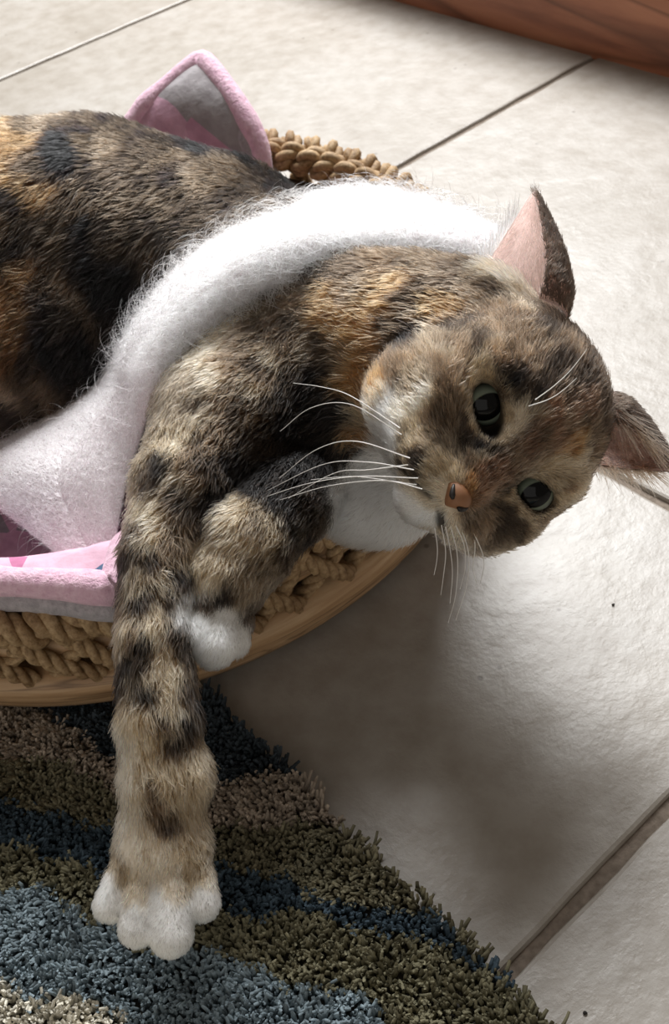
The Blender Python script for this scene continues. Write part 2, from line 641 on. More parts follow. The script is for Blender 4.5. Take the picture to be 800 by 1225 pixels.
def build_blanket():
    base = np.array([-0.2, 0.5, 0.03])
    root = empty('pet_blanket', tuple(base))
    tag(root, 'pink and grey printed pet blanket with a pink plush edge lining the basket', 'blanket')
    n = 70
    g = np.linspace(0, 1, n)
    U, Vv = np.meshgrid(g, g, indexing='ij')
    P = blanket_pt(U.ravel(), Vv.ravel()) - base
    me = mesh_np('printed_panel', P, grid_faces(n, n))
    o = obj('printed_panel', me, mat_print(), root)
    s = o.modifiers.new('thick', 'SOLIDIFY')
    s.thickness = 0.006
    s.offset = 0.0
    # plush edge roll
    e = np.linspace(0, 1, 110)
    z0, o1 = np.zeros_like(e), np.ones_like(e)
    per = np.concatenate([blanket_pt(e, z0)[:-1], blanket_pt(o1, e)[:-1], blanket_pt(e[::-1], o1)[:-1], blanket_pt(z0, e[::-1])[:-1]])
    for _ in range(1):
        per = 0.25 * np.roll(per, 1, 0) + 0.5 * per + 0.25 * np.roll(per, -1, 0)
    rr = 0.0068 * (0.9 + 0.35 * (noise3(per, 70.0) - 0.3))
    obj('plush_edge', tube_mesh('plush_edge', per - base, rr, 14, closed=True), mat_plush('pink_plush', (216, 168, 190), (244, 208, 222)), root)
    cen = per.mean(0)
    inw = cen - per
    inw[:, 2] = 0
    inw /= np.linalg.norm(inw, axis=1)[:, None]
    obj('underside_hem', tube_mesh('underside_hem', per + inw * 0.003 - np.array([0, 0, 0.0115]) - base, rr * 1.1, 14, closed=True), mat_plush('grey_plush', (150, 144, 148), (196, 188, 192)), root)


# ------------------------------------------------------------------ the cat: one smooth signed-distance body, meshed once
HS = np.array([0.363, -0.3577, -0.8604])
HU = np.array([0.9317, 0.1481, 0.3316])
HF = np.array([0.0088, -0.922, 0.387])
HE = np.array([0.066, 0.2865, 0.1359])
HB = np.array([HS, HU, HF])            # rows


def hl(s, u, f):
    """head-local centimetres -> world"""
    return HE + 0.01 * (s * HS + u * HU + f * HF)


PR = []     # primitives: dict(type, ..., k, flow, ln, sub)


def cap(a, b, ra, rb, k=0.012, flow=None, ln=0.007, sub=False, name=''):
    a, b = np.array(a, float), np.array(b, float)
    PR.append(dict(t='c', a=a, b=b, ra=ra, rb=rb, k=k, flow=flow, ln=ln, sub=sub, name=name))


def ell(c, r, axes=None, k=0.012, flow=None, ln=0.007, sub=False, name=''):
    PR.append(dict(t='e', c=np.array(c, float), r=np.array(r, float), A=np.eye(3) if axes is None else np.array(axes), k=k, flow=flow, ln=ln, sub=sub, name=name))


def chain(pts, k=0.01, ln=0.007, flow=None, name=''):
    first = len(PR)
    for (p, q) in zip(pts[:-1], pts[1:]):
        fl = flow
        if fl is None:
            d = np.array(q[:3]) - np.array(p[:3])
            fl = d / np.linalg.norm(d)
        cap(p[:3], q[:3], p[3], q[3], k, fl, ln, name=name)
        PR[-1]['run'] = (first, len(pts) - 1)


def define_cat():
    # trunk, rump to the shoulders
    chain([(-0.235, 0.500, 0.098, 0.070), (-0.180, 0.540, 0.103, 0.073), (-0.104, 0.524, 0.104, 0.070), (-0.043, 0.488, 0.100, 0.061), (0.000, 0.432, 0.100, 0.050)], 0.03, 0.0085, (-0.75, -0.25, -0.5), 'torso')
    cap((-0.225, 0.478, 0.078), (-0.120, 0.470, 0.080), 0.052, 0.048, 0.03, (-0.75, -0.25, -0.5), 0.0085, name='torso')
    ell((-0.262, 0.478, 0.080), (0.055, 0.058, 0.050), None, 0.03, (-0.5, -0.6, -0.5), 0.010, name='torso')   # thigh
    chain([(-0.25, 0.44, 0.06, 0.026), (-0.275, 0.405, 0.060, 0.018), (-0.255, 0.375, 0.062, 0.015)], 0.015, 0.007, name='hind')
    chain([(-0.285, 0.52, 0.085, 0.018), (-0.305, 0.46, 0.070, 0.015), (-0.295, 0.40, 0.066, 0.013), (-0.262, 0.365, 0.078, 0.011)], 0.015, 0.012, name='tail')
    # chest between the legs, throat
    ell((0.004, 0.372, 0.088), (0.044, 0.046, 0.040), None, 0.02, (-0.3, -0.6, -0.6), 0.010, name='chest')
    ell((0.020, 0.322, 0.083), (0.022, 0.014, 0.013), None, 0.012, (-0.7, -0.3, -0.5), 0.008, name='bib')
    # neck
    cap((0.000, 0.425, 0.106), hl(0, 0.4, -4.4), 0.046, 0.037, 0.02, (-0.8, 0.2, 0.1), 0.010, name='neck')
    chain([(0.0231, 0.3800, 0.137, 0.022), (0.0478, 0.3690, 0.1395, 0.022), (0.0690, 0.3570, 0.1420, 0.021)], 0.016, 0.008, (-0.9, 0.1, 0.1), 'neck')
    # long front leg hanging over the rim
    chain([(-0.010, 0.393, 0.112, 0.040), (-0.036, 0.352, 0.117, 0.030), (-0.0545, 0.318, 0.117, 0.0195), (-0.0665, 0.289, 0.112, 0.0125), (-0.0715, 0.2596, 0.100, 0.0120), (-0.0742, 0.2338, 0.085, 0.0122), (-0.0758, 0.2179, 0.073, 0.0125), (-0.0795, 0.2020, 0.0595, 0.0122)], 0.012, 0.0075, name='leg')
    ell((-0.0668, 0.217, 0.071), (0.0055, 0.008, 0.007), None, 0.008, (0.1, -0.8, -0.6), 0.004, name='leg')    # dewclaw bump
    ell((-0.0797, 0.1965, 0.0570), (0.0150, 0.0125, 0.0092), None, 0.012, (-0.05, -0.75, -0.6), 0.0045, name='leg')
    for (x0, y0, z0, x1, y1, z1, r0, r1) in (
            (-0.0905, 0.1945, 0.0590, -0.0993, 0.1835, 0.0530, 0.0056, 0.0053),
            (-0.0845, 0.1930, 0.0605, -0.0902, 0.1742, 0.0512, 0.0060, 0.0058),
            (-0.0765, 0.1925, 0.0600, -0.0786, 0.1704, 0.0503, 0.0063, 0.0069),
            (-0.0698, 0.1935, 0.0575, -0.0676, 0.1797, 0.0502, 0.0058, 0.0056)):
        cap((x0, y0, z0), (x1, y1, z1), r0, r1, 0.0010, (-0.05, -0.75, -0.6), 0.0022, name='paw')
    # second front leg: forearm out of the chest, wrist bent over the rim
    chain([(-0.002, 0.346, 0.086, 0.021), (-0.0225, 0.3160, 0.101, 0.0175), (-0.0372, 0.2940, 0.1040, 0.0170)], 0.004, 0.008, name='leg2')
    chain([(-0.0372, 0.2940, 0.1040, 0.0170), (-0.0440, 0.2820, 0.1010, 0.0145), (-0.0485, 0.2730, 0.0965, 0.0120)], 0.004, 0.006, name='leg2')
    for (x0, y0, z0, x1, y1, z1, r0, r1) in (
            (-0.0530, 0.2780, 0.1000, -0.0590, 0.2735, 0.1010, 0.0068, 0.0056),
            (-0.0520, 0.2710, 0.0980, -0.0562, 0.2600, 0.0950, 0.0076, 0.0070),
            (-0.0485, 0.2690, 0.0960, -0.0512, 0.2565, 0.0925, 0.0078, 0.0074),
            (-0.0440, 0.2700, 0.0935, -0.0460, 0.2605, 0.0890, 0.0070, 0.0060)):
        cap((x0, y0, z0), (x1, y1, z1), r0, r1, 0.0012, (-0.2, -0.75, -0.5), 0.0028, name='paw2')
    # head
    A = HB
    cm = 0.01
    ell(hl(0, 1.2, -3.7), (3.7 * cm, 3.2 * cm, 3.7 * cm), A, 0.01, 'head', 0.006, name='head')
    for s in (-1, 1):
        ell(hl(2.7 * s, 0.4, -2.0), (1.0 * cm, 1.5 * cm, 1.4 * cm), A, 0.010, 'head', 0.005, name='head')
    cap(hl(0, 0.9, -1.5), hl(0, -2.05, 0.70), 0.0185, 0.0088, 0.010, 'head', 0.0028, name='head')
    for s in (-1, 1):
        ell(hl(2.4 * s, -1.7, -2.7), (1.9 * cm, 2.1 * cm, 2.2 * cm), A, 0.012, 'head', 0.008, name='cheek')
        ell(hl(0.9 * s, -2.85, 0.42), (1.2 * cm, 0.9 * cm, 0.95 * cm), A, 0.006, 'head', 0.003, name='muzzle')
        ell(hl(1.7 * s, -2.3, -0.75), (1.35 * cm, 1.35 * cm, 1.15 * cm), A, 0.010, 'head', 0.004, name='muzzle')
        ell(hl(1.9 * s, 1.15, -1.0), (1.25 * cm, 0.75 * cm, 0.9 * cm), A, 0.008, 'head', 0.004, name='head')
        ell(hl(2.4 * s, -0.95, -1.05), (1.25 * cm, 0.75 * cm, 0.95 * cm), A, 0.008, 'head', 0.004, name='head')
    ell(hl(0, -3.85, -0.1), (0.95 * cm, 0.7 * cm, 0.85 * cm), A, 0.006, 'head', 0.003, name='chin')
    ell(hl(0, -2.0, -2.6), (2.2 * cm, 2.0 * cm, 2.0 * cm), A, 0.012, 'head', 0.006, name='head')
    for s in (-1, 1):
        ax = np.array([HS * s * 0.94 + HU * 0.34, HU * 0.94 - HS * s * 0.34, HF])
        ell(hl(-1.72 if s < 0 else 2.2, 0, 0.1), (0.95 * cm, 0.48 * cm, 1.3 * cm), ax, 0.0025, 'head', 0.002, True, name='socket')
    cap(hl(0, -2.75, 1.75), hl(0, -3.35, 1.5), 0.0016, 0.0016, 0.002, 'head', 0.002, True, name='mouth')
    for s in (-1, 1):
        cap(hl(0, -3.3, 1.45), hl(1.35 * s, -3.55, 0.65), 0.0017, 0.0015, 0.002, 'head', 0.002, True, name='mouth')


def prim_d(p, X):
    if p['t'] == 'c':
        ab = p['b'] - p['a']
        h = np.clip(((X - p['a'].astype(X.dtype)) @ ab.astype(X.dtype)) / (ab @ ab), 0, 1)
        q = X - p['a'].astype(X.dtype) - h[..., None] * ab.astype(X.dtype)
        return np.sqrt((q * q).sum(-1)) - (p['ra'] + (p['rb'] - p['ra']) * h)
    q = (X - p['c'].astype(X.dtype)) @ p['A'].T.astype(X.dtype)
    k0 = np.sqrt(((q / p['r'].astype(X.dtype)) ** 2).sum(-1))
    k1 = np.sqrt(((q / (p['r'] ** 2).astype(X.dtype)) ** 2).sum(-1))
    return k0 * (k0 - 1) / np.maximum(k1, 1e-6)


def prim_box(p):
    if p['t'] == 'c':
        r = max(p['ra'], p['rb'])
        return np.minimum(p['a'], p['b']) - r, np.maximum(p['a'], p['b']) + r
    e = np.abs(p['A'].T) @ p['r']
    return p['c'] - e, p['c'] + e


def smin(a, b, k):
    h = np.maximum(k - np.abs(a - b), 0) / k
    return np.minimum(a, b) - h * h * k * 0.25


def sdf_mesh(step):
    lo = np.min([prim_box(p)[0] for p in PR if not p['sub']], 0) - 0.02
    hi = np.max([prim_box(p)[1] for p in PR if not p['sub']], 0) + 0.02
    dim = np.ceil((hi - lo) / step).astype(int)
    D = np.full(dim, 0.05, np.float32)
    ax = [(lo[i] + step * np.arange(dim[i])).astype(np.float32) for i in range(3)]
    for pi, p in enumerate(PR):
        if 'run' in p and p['run'][0] != pi:
            continue
        mem = PR[pi:pi + p['run'][1]] if 'run' in p else [p]
        bb = [prim_box(q) for q in mem]
        b0, b1 = np.min([q[0] for q in bb], 0), np.max([q[1] for q in bb], 0)
        mg = p['k'] + 0.012
        i0 = np.clip(np.floor((b0 - mg - lo) / step).astype(int), 0, dim - 1)
        i1 = np.clip(np.ceil((b1 + mg - lo) / step).astype(int) + 1, 0, dim)
        sl = tuple(slice(i0[i], i1[i]) for i in range(3))
        X = np.stack(np.meshgrid(*[ax[i][sl[i]] for i in range(3)], indexing='ij'), -1)
        d = prim_d(p, X).astype(np.float32)
        for q in mem[1:]:
            d = smin(d, prim_d(q, X).astype(np.float32), 0.0025)
        if p['sub']:
            D[sl] = -smin(-D[sl], d, p['k'])
        else:
            D[sl] = smin(D[sl], d, p['k'])
    # surface nets
    S = D < 0
    c = [(0, 0, 0), (1, 0, 0), (0, 1, 0), (1, 1, 0), (0, 0, 1), (1, 0, 1), (0, 1, 1), (1, 1, 1)]
    n = dim - 1
    sub = lambda A, o: A[o[0]:o[0] + n[0], o[1]:o[1] + n[1], o[2]:o[2] + n[2]]
    cnt = sum(sub(S, o).astype(np.int8) for o in c)
    act = (cnt > 0) & (cnt < 8)
    idx = np.argwhere(act)
    vid = np.full(n, -1, int)
    vid[act] = np.arange(len(idx))
    acc = np.zeros((len(idx), 3))
    num = np.zeros(len(idx))
    vals = [D[idx[:, 0] + o[0], idx[:, 1] + o[1], idx[:, 2] + o[2]].astype(float) for o in c]
    for i in range(8):
        for j in range(i + 1, 8):
            if sum(abs(c[i][q] - c[j][q]) for q in range(3)) != 1:
                continue
            di, dj = vals[i], vals[j]
            m = (di < 0) != (dj < 0)
            t = np.where(m, di / np.where(m, di - dj, 1), 0)
            pt = np.array(c[i])[None] + t[:, None] * (np.array(c[j]) - np.array(c[i]))[None]
            acc += pt * m[:, None]
            num += m
    V = lo + step * (idx + acc / num[:, None])
    F = []
    for a in range(3):
        b, d = (a + 1) % 3, (a + 2) % 3
        e = [0, 0, 0]; e[a] = 1
        s0 = S[:-1, :-1, :-1]
        s1 = S[e[0]:e[0] + n[0], e[1]:e[1] + n[1], e[2]:e[2] + n[2]]
        E = np.argwhere((s0 != s1))
        E = E[(E[:, b] > 0) & (E[:, d] > 0)]
        ob = np.zeros(3, int); ob[b] = 1
        od = np.zeros(3, int); od[d] = 1
        q = [vid[tuple((E - o).T)] for o in (0 * ob, ob, ob + od, od)]
        flip = s0[tuple(E.T)]
        f = np.stack(q, 1)
        f[~flip] = f[~flip][:, ::-1]
        F.append(f[(f >= 0).all(1)])
    F = np.concatenate(F)
    return V, F


def sdf_eval(X):
    d = np.full(len(X), 0.05)
    for pi, p in enumerate(PR):
        if 'run' in p and p['run'][0] != pi:
            continue
        q = prim_d(p, X)
        for e in (PR[pi + 1:pi + p['run'][1]] if 'run' in p else []):
            q = smin(q, prim_d(e, X), 0.0025)
        d = -smin(-d, q, p['k']) if p['sub'] else smin(d, q, p['k'])
    return d


def sdf_normal(X):
    e = 0.0012
    g = np.stack([sdf_eval(X + e * np.eye(3)[i]) - sdf_eval(X - e * np.eye(3)[i]) for i in range(3)], 1)
    return g / (np.linalg.norm(g, axis=1)[:, None] + 1e-12)


define_cat()
CAT_V, CAT_F = sdf_mesh(0.0021)
NOSE = hl(0, -2.5, 1.62)


# coat markings: spots on the animal in half millimetres with a coat colour letter
SEEDS = (
    '37 679 271 O;53 686 293 O;70 706 314 O;58 697 303 O;86 723 325 O;103 730 326 B;45 684 285 O;87 711 321 D;103 712 324 D;71 695 309 D;94 683 313 B;77 655 315 D;80 667 310 K;'
    '62 636 313 B;55 618 307 B;68 635 317 B;51 631 305 O;50 675 287 O;64 673 300 B;47 619 296 T;62 622 313 B;59 666 299 B;70 616 316 G;92 655 318 G;97 619 326 G;110 623 327 B;'
    '124 666 322 B;123 619 330 D;117 658 322 D;81 598 316 C;72 595 310 C;78 609 319 G;60 593 303 C;65 603 309 G;46 611 277 W;49 607 295 W;44 629 293 O;43 675 277 O;36 671 262 O;'
    '34 661 238 O;47 676 283 O;58 688 298 O;42 625 282 C;36 665 250 T;51 641 217 W;49 586 282 W;60 569 294 T;71 576 300 T;75 570 297 G;85 579 302 B;95 583 304 B;92 594 317 B;'
    '89 613 325 B;96 601 322 B;100 572 289 D;105 566 287 K;99 580 298 D;61 559 291 K;62 555 287 D;68 552 288 K;58 561 275 D;68 559 293 D;63 550 280 D;69 546 275 T;58 558 286 T;'
    '72 550 286 T;63 549 265 C;54 559 267 C;83 547 280 T;78 552 286 T;77 544 275 C;73 542 262 C;62 547 256 W;49 556 255 W;52 637 199 W;66 543 243 W;61 545 248 W;75 543 232 C;'
    '82 532 243 C;93 533 242 B;106 542 236 B;120 552 237 D;127 555 238 D;101 540 271 F;107 546 275 F;115 551 278 F;96 540 274 O;99 552 281 B;105 556 283 G;115 560 285 D;121 552 276 F;'
    '131 559 279 B;141 563 280 F;150 567 282 B;160 571 284 F;169 575 286 B;180 581 286 F;191 590 282 F;182 578 277 B;161 577 293 F;148 572 290 F;112 561 285 D;122 568 288 T;'
    '129 572 291 C;138 574 294 C;134 580 297 T;147 577 297 T;143 583 304 T;139 580 300 C;137 594 318 K;135 598 322 D;143 596 320 D;146 606 325 B;136 602 326 B;132 608 329 B;'
    '125 607 327 T;126 602 324 T;150 590 311 D;144 586 308 D;155 585 303 K;148 583 303 D;170 591 302 D;186 604 300 D;170 610 313 D;185 625 310 B;166 619 318 B;158 621 321 B;'
    '171 639 320 D;156 647 325 B;147 660 325 B;147 635 328 B;167 666 320 G;190 663 307 D;199 668 296 D;169 690 314 G;167 706 316 C;172 730 304 C;151 689 322 D;140 681 323 B;'
    '131 697 325 B;114 688 320 O;120 705 326 D;116 729 326 B;131 724 326 D;145 732 322 D;140 745 316 B;109 746 324 B;96 741 326 D;156 724 321 T;202 621 291 D;211 653 282 D;206 660 289 D;'
    '205 606 275 D;214 613 236 K;207 601 260 D;189 580 262 B;178 572 265 O;194 584 243 B;177 568 253 T;167 564 254 T;164 562 245 T;170 561 237 B;165 563 215 T;176 571 210 B;'
    '191 580 223 B;189 576 238 T;206 603 223 D;152 560 214 D;156 566 235 T;150 564 247 T;144 578 233 T;133 564 243 T;127 557 242 T;126 556 250 D;135 554 227 T;145 555 216 T;'
    '134 550 217 D;119 548 225 D;176 562 230 T;158 567 201 B;169 570 206 B;107 588 304 T;108 595 312 T;108 582 296 C;109 580 292 T;113 601 318 T;118 604 321 T;104 590 310 B;'
    '105 604 321 B;132 584 300 T;133 590 311 B;133 596 320 D;131 576 294 T;118 576 286 D;114 574 288 D;-37 794 302 D;-30 807 305 B;-53 759 297 C;-47 769 299 G;-59 753 296 T;'
    '-68 732 295 T;-81 721 292 T;-43 724 295 B;-23 742 296 B;-32 758 300 G;-57 694 292 B;-70 695 294 T;-90 704 292 G;-36 700 286 D;-13 724 288 B;-11 706 276 D;0 741 298 D;7 720 287 G;'
    '21 731 304 O;37 731 313 O;30 715 298 O;28 739 312 O;38 702 293 O;34 697 285 B;53 731 318 B;50 750 322 D;42 763 321 D;15 701 271 K;2 699 266 K;-11 688 258 K;-24 685 269 D;'
    '-41 678 279 T;-54 667 278 D;-72 673 286 B;-87 669 284 D;-99 686 286 G;7 792 310 B;22 774 315 D;-16 782 306 D;-7 763 304 B;-25 771 302 G;-66 784 290 K;-34 820 304 K;-55 726 296 B;'
    '9 760 309 B;17 716 288 D;13 736 302 B;-3 723 287 B;-24 713 286 T;-38 745 298 B;-57 707 294 B;-33 694 282 B;-11 689 259 K;-50 665 275 B;-77 648 274 B;-88 665 283 T;-109 649 276 T;'
    '-69 632 256 K;-53 623 238 K;-33 605 228 K;-97 634 273 B;-86 625 266 D;-117 626 272 K;-129 615 263 D;-109 612 266 T;-140 605 253 T;-96 614 265 B;-90 607 253 K;-108 598 257 D;'
    '-125 587 254 T;-149 588 244 D;-135 572 249 T;-113 584 250 B;-103 583 240 D;-157 572 233 K;-140 556 241 D;-124 565 245 B;-120 556 236 G;-148 547 235 T;-130 540 233 T;-161 553 218 K;'
    '-146 533 231 D;-128 529 227 D;-138 521 227 T;-121 532 221 D;-154 515 222 T;-162 509 213 G;-143 500 217 K;-151 508 221 B;-125 510 215 D;-136 508 221 T;-160 497 208 K;-147 492 212 D;'
    '-133 491 208 T;-161 527 219 G;-125 499 205 D;-169 490 191 K;-153 473 200 K;-135 479 201 T;-143 477 203 T;-124 480 186 D;-164 470 192 T;-155 460 194 T;-143 455 192 D;-132 464 190 T;'
    '-128 458 182 K;-123 476 170 K;-122 491 180 D;-170 456 178 C;-151 445 184 T;-135 443 176 D;-139 448 185 T;-127 443 163 T;-127 451 172 D;-170 436 166 C;-156 418 164 D;-158 421 166 B;'
    '-155 413 160 B;-165 421 162 T;-145 415 160 T;-160 428 170 T;-138 426 167 T;-144 435 175 T;-126 422 153 T;-124 423 135 T;-171 415 152 C;-150 405 151 B;-149 399 147 D;-136 410 149 T;'
    '-161 394 145 C;-180 399 137 C;-140 387 134 T;-150 388 141 C;-190 388 125 T;-185 377 124 T;-142 370 121 T;-172 378 132 C;-153 373 130 C;-160 380 137 C;-137 374 122 T;-141 380 130 T;'
    '-187 379 125 T;-188 393 127 T;-181 389 133 C;-199 375 118 W;-203 371 116 W;-195 364 116 W;-181 357 118 W;-184 366 119 C;-161 355 120 W;-160 363 123 W;-172 344 110 W;-151 339 113 W;'
    '-132 357 111 W;-133 351 106 W;-128 369 113 C;-136 362 114 W;-158 331 109 W;-171 338 102 W;-146 345 111 W;-133 371 118 T;-179 347 114 W;-171 367 124 C;-149 363 123 C;-74 585 244 T;'
    '-94 579 237 G;-67 589 243 T;-49 590 235 T;-42 585 226 G;-57 575 236 G;-108 567 230 T;-84 556 231 T;-96 566 232 T;-64 563 232 T;-48 578 231 T;-56 586 239 G;-38 579 210 D;'
    '-36 590 220 D;-74 546 221 G;-104 554 225 T;-117 545 224 D;-118 549 230 K;-94 535 215 K;-86 537 216 D;-104 533 212 D;-74 538 207 G;-81 539 217 G;-68 550 220 G;-115 540 217 W;'
    '-121 529 220 W;-103 541 218 C;-112 520 205 W;-94 522 202 W;-88 514 191 W;-101 499 189 W;-86 524 197 W;-94 505 194 W;-111 509 199 W;-73 540 187 D;-56 556 210 G;8 637 187 W;'
    '33 624 184 W;53 620 178 W;29 637 192 W;3 637 198 W;11 624 170 W;-11 620 190 D;-23 612 181 K;-20 675 251 K;-18 661 227 K;-33 635 236 K;11 669 231 K;22 660 219 K;-1 650 215 K;'
    '-42 601 233 K;15 684 254 K;24 675 250 K;26 653 206 W;-10 624 213 D;-47 653 258 D;-37 674 273 D;-239 1106 340 D;-215 1108 337 B;-187 1069 346 D;-165 1112 326 D;-133 1092 319 D;'
    '-104 1070 313 D;-85 1067 304 K;-56 1028 308 K;-26 1023 296 K;-1 1014 279 D;-261 1110 341 O;-236 1054 349 O;-221 1068 348 B;-197 1025 347 K;-186 1012 342 K;-162 1025 340 B;'
    '-174 1048 345 D;-234 1006 341 D;-247 1001 338 O;-224 981 331 O;-237 973 324 D;-253 977 325 K;-252 960 312 B;-261 941 293 D;-248 923 279 O;-255 909 266 O;-219 918 281 B;'
    '-236 899 260 D;-267 891 248 O;-206 939 302 B;-185 961 321 B;-185 936 304 K;-178 913 285 K;-162 926 301 D;-142 950 319 B;-125 965 325 D;-100 986 326 B;-85 970 323 D;-63 954 319 B;'
    '-39 972 313 B;-73 922 312 D;-96 928 313 B;-114 918 305 D;-135 915 298 B;-152 901 278 K;-176 893 261 K;-197 892 256 B;-214 889 252 D;-42 927 312 D;-17 966 304 D;8 1010 271 K;'
    '-271 875 231 O;-250 864 220 D;-275 855 202 T;-255 849 188 B;-289 849 184 D;-227 861 217 K;-213 867 224 K;-296 846 162 B;-254 845 165 D;-265 860 211 B;-214 1000 340 D;-148 979 330 D;'
    '-115 1002 330 D;-234 876 237 D;-239 942 298 D;-222 943 303 D;')
COAT = dict(K=(26, 21, 18), D=(50, 40, 31), B=(92, 75, 58), G=(120, 105, 86), T=(170, 149, 120), O=(150, 108, 68), C=(222, 204, 178), W=(246, 243, 238), F=(104, 76, 58))
_sd = [q.split() for q in ''.join(SEEDS).split(';') if q]
SEED_P = np.array([[float(v) for v in q[:3]] for q in _sd]) / 2000.0
SEED_C = np.array([s2l(COAT[q[3]]) for q in _sd])
GROUPS = dict(torso=0, hind=0, tail=0, leg2=2, paw2=2)


def prim_table(X):
    """distance of every point to every additive primitive"""
    add = [p for p in PR if not p['sub']]
    return add, np.stack([prim_d(p, X) for p in add], 1)


def cat_groups(add, D):
    g = np.array([GROUPS.get(p['name'], 1) for p in add])
    return g[np.argmin(D, 1)]


_a, _D = prim_table(SEED_P)
SEED_G = cat_groups(_a, _D)


def coat_color(X, grp):
    """albedo of the coat at surface points X"""
    n = len(X)
    col = np.zeros((n, 3))
    J = X + 0.0022 * (np.stack([noise3(X + k * 1.7, 260.0) for k in range(3)], 1) - 0.5) + 0.0065 * (np.stack([noise3(X + k * 2.3, 110.0) for k in range(3)], 1) - 0.5)
    for g in (0, 1, 2):
        m = np.where(grp == g)[0]
        sp, sc = SEED_P[SEED_G == g], SEED_C[SEED_G == g]
        for c in range(0, len(m), 20000):
            i = m[c:c + 20000]
            d2 = ((J[i][:, None] - sp[None]) ** 2).sum(2) + 1e-6
            w = d2 ** -3.0
            col[i] = (w @ sc) / w.sum(1)[:, None]
    col[grp == 0] *= 0.45
    # brindle flecks on the trunk, agouti ticking elsewhere
    t = np.where(grp == 0, 1.0, 0.45)
    br = t * (1.5 * (fbm(X * np.array([1.0, 0.35, 0.35]), 170.0, 3) - 0.5) - 0.06)
    R = (X - HE) @ HB.T
    rr = np.linalg.norm(R - np.array([0, -0.02, 0.02]), axis=1)
    Q = (R - np.array([0, -0.02, 0.02])) / (rr[:, None] + 1e-6)
    st = fbm(np.column_stack([Q * 0.05, rr * 0.12])[:, :3] + rr[:, None] * 0.06, 420.0, 2) - 0.5
    br = br + np.where(rr < 0.085, 0.75, 0.0) * st * (grp == 1)
    bright = np.clip(1.6 - col.mean(1) * 2.5, 0.15, 1)
    return np.clip(col * np.exp(2.4 * br * bright)[:, None], 0.004, 0.93)


def sample_surface(V, F, dens):
    """random points on quads; dens = strands per square metre for each face"""
    T = np.concatenate([F[:, [0, 1, 2]], F[:, [0, 2, 3]]])
    dn = np.concatenate([dens, dens])
    a, b, c = V[T[:, 0]], V[T[:, 1]], V[T[:, 2]]
    ar = 0.5 * np.linalg.norm(np.cross(b - a, c - a), axis=1) * dn
    n = rng.poisson(ar)
    k = np.repeat(np.arange(len(T)), n)
    r1, r2 = np.sqrt(rng.random(len(k))), rng.random(len(k))
    P = (1 - r1)[:, None] * a[k] + (r1 * (1 - r2))[:, None] * b[k] + (r1 * r2)[:, None] * c[k]
    return P, k % len(F)


def strands(P, Nn, flow, L, lift, npt=5, wild=0.18, droop=0.0):
    n = len(P)
    fl = flow - (flow * Nn).sum(1)[:, None] * Nn
    fl /= np.linalg.norm(fl, axis=1)[:, None] + 1e-9
    clump = np.stack([noise3(P + 5.1 * k, 420.0) for k in range(3)], 1) - 0.5
    wave = np.stack([noise3(P + 9.7 * k, 75.0) for k in range(3)], 1) - 0.5
    fl = fl + wild * rng.normal(0, 1, (n, 3)) + clump * 0.9 + wave * 0.9
    fl -= (fl * Nn).sum(1)[:, None] * Nn
    fl /= np.linalg.norm(fl, axis=1)[:, None] + 1e-9
    lf = np.clip(lift + 0.15 * rng.normal(0, 1, n), 0.05, 1.4)[:, None]
    S = np.zeros((n, npt, 3))
    S[:, 0] = P - Nn * 0.0004
    cur = S[:, 0]
    for j in range(1, npt):
        q = (j - 0.5) / (npt - 1)
        d = fl * (0.45 + 0.55 * q) + Nn * lf * (1.15 - 0.95 * q)
        d[:, 2] -= droop * q
        d /= np.linalg.norm(d, axis=1)[:, None]
        cur = cur + d * (L / (npt - 1))[:, None]
        S[:, j] = cur
    return S


def mat_fur(name, rough=0.5):
    m = bpy.data.materials.new(name)
    m.use_nodes = True
    nt = m.node_tree
    nt.nodes.clear()
    out = nt.nodes.new('ShaderNodeOutputMaterial')
    h = nt.nodes.new('ShaderNodeBsdfHairPrincipled')
    h.parametrization = 'COLOR'
    a = nt.nodes.new('ShaderNodeAttribute')
    a.attribute_name = 'fur_color'
    hi = nt.nodes.new('ShaderNodeHairInfo')
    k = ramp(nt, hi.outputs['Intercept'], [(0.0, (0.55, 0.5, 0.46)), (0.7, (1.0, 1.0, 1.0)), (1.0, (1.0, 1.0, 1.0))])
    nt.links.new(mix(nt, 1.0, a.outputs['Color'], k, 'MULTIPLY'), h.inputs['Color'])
    h.inputs['Roughness'].default_value = rough
    h.inputs['Radial Roughness'].default_value = 0.6
    h.inputs['Random Roughness'].default_value = 0.2
    h.inputs['IOR'].default_value = 1.36
    nt.links.new(h.outputs[0], out.inputs['Surface'])
    return m


M_FUR = mat_fur('fur_strands')
M_SKIN = mat_attr('coat_underlayer', 'fur_color', 0.8, 0, 0, 0.15)
TAPER = np.array([1.0, 1.0, 0.85, 0.6, 0.2])


def put_color(me, cols):
    a = me.color_attributes.new('fur_color', 'FLOAT_COLOR', 'POINT')
    c = np.ones((len(cols), 4), np.float32)
    c[:, :3] = cols
    a.data.foreach_set('color', c.ravel())


DENS = dict(torso=2.2, hind=0.8, tail=0.8, chest=2.2, bib=4.0, neck=2.4, leg=2.8, paw=5.0, leg2=3.2, paw2=5.0, head=5.0, cheek=4.5, muzzle=7.0, chin=7.0)


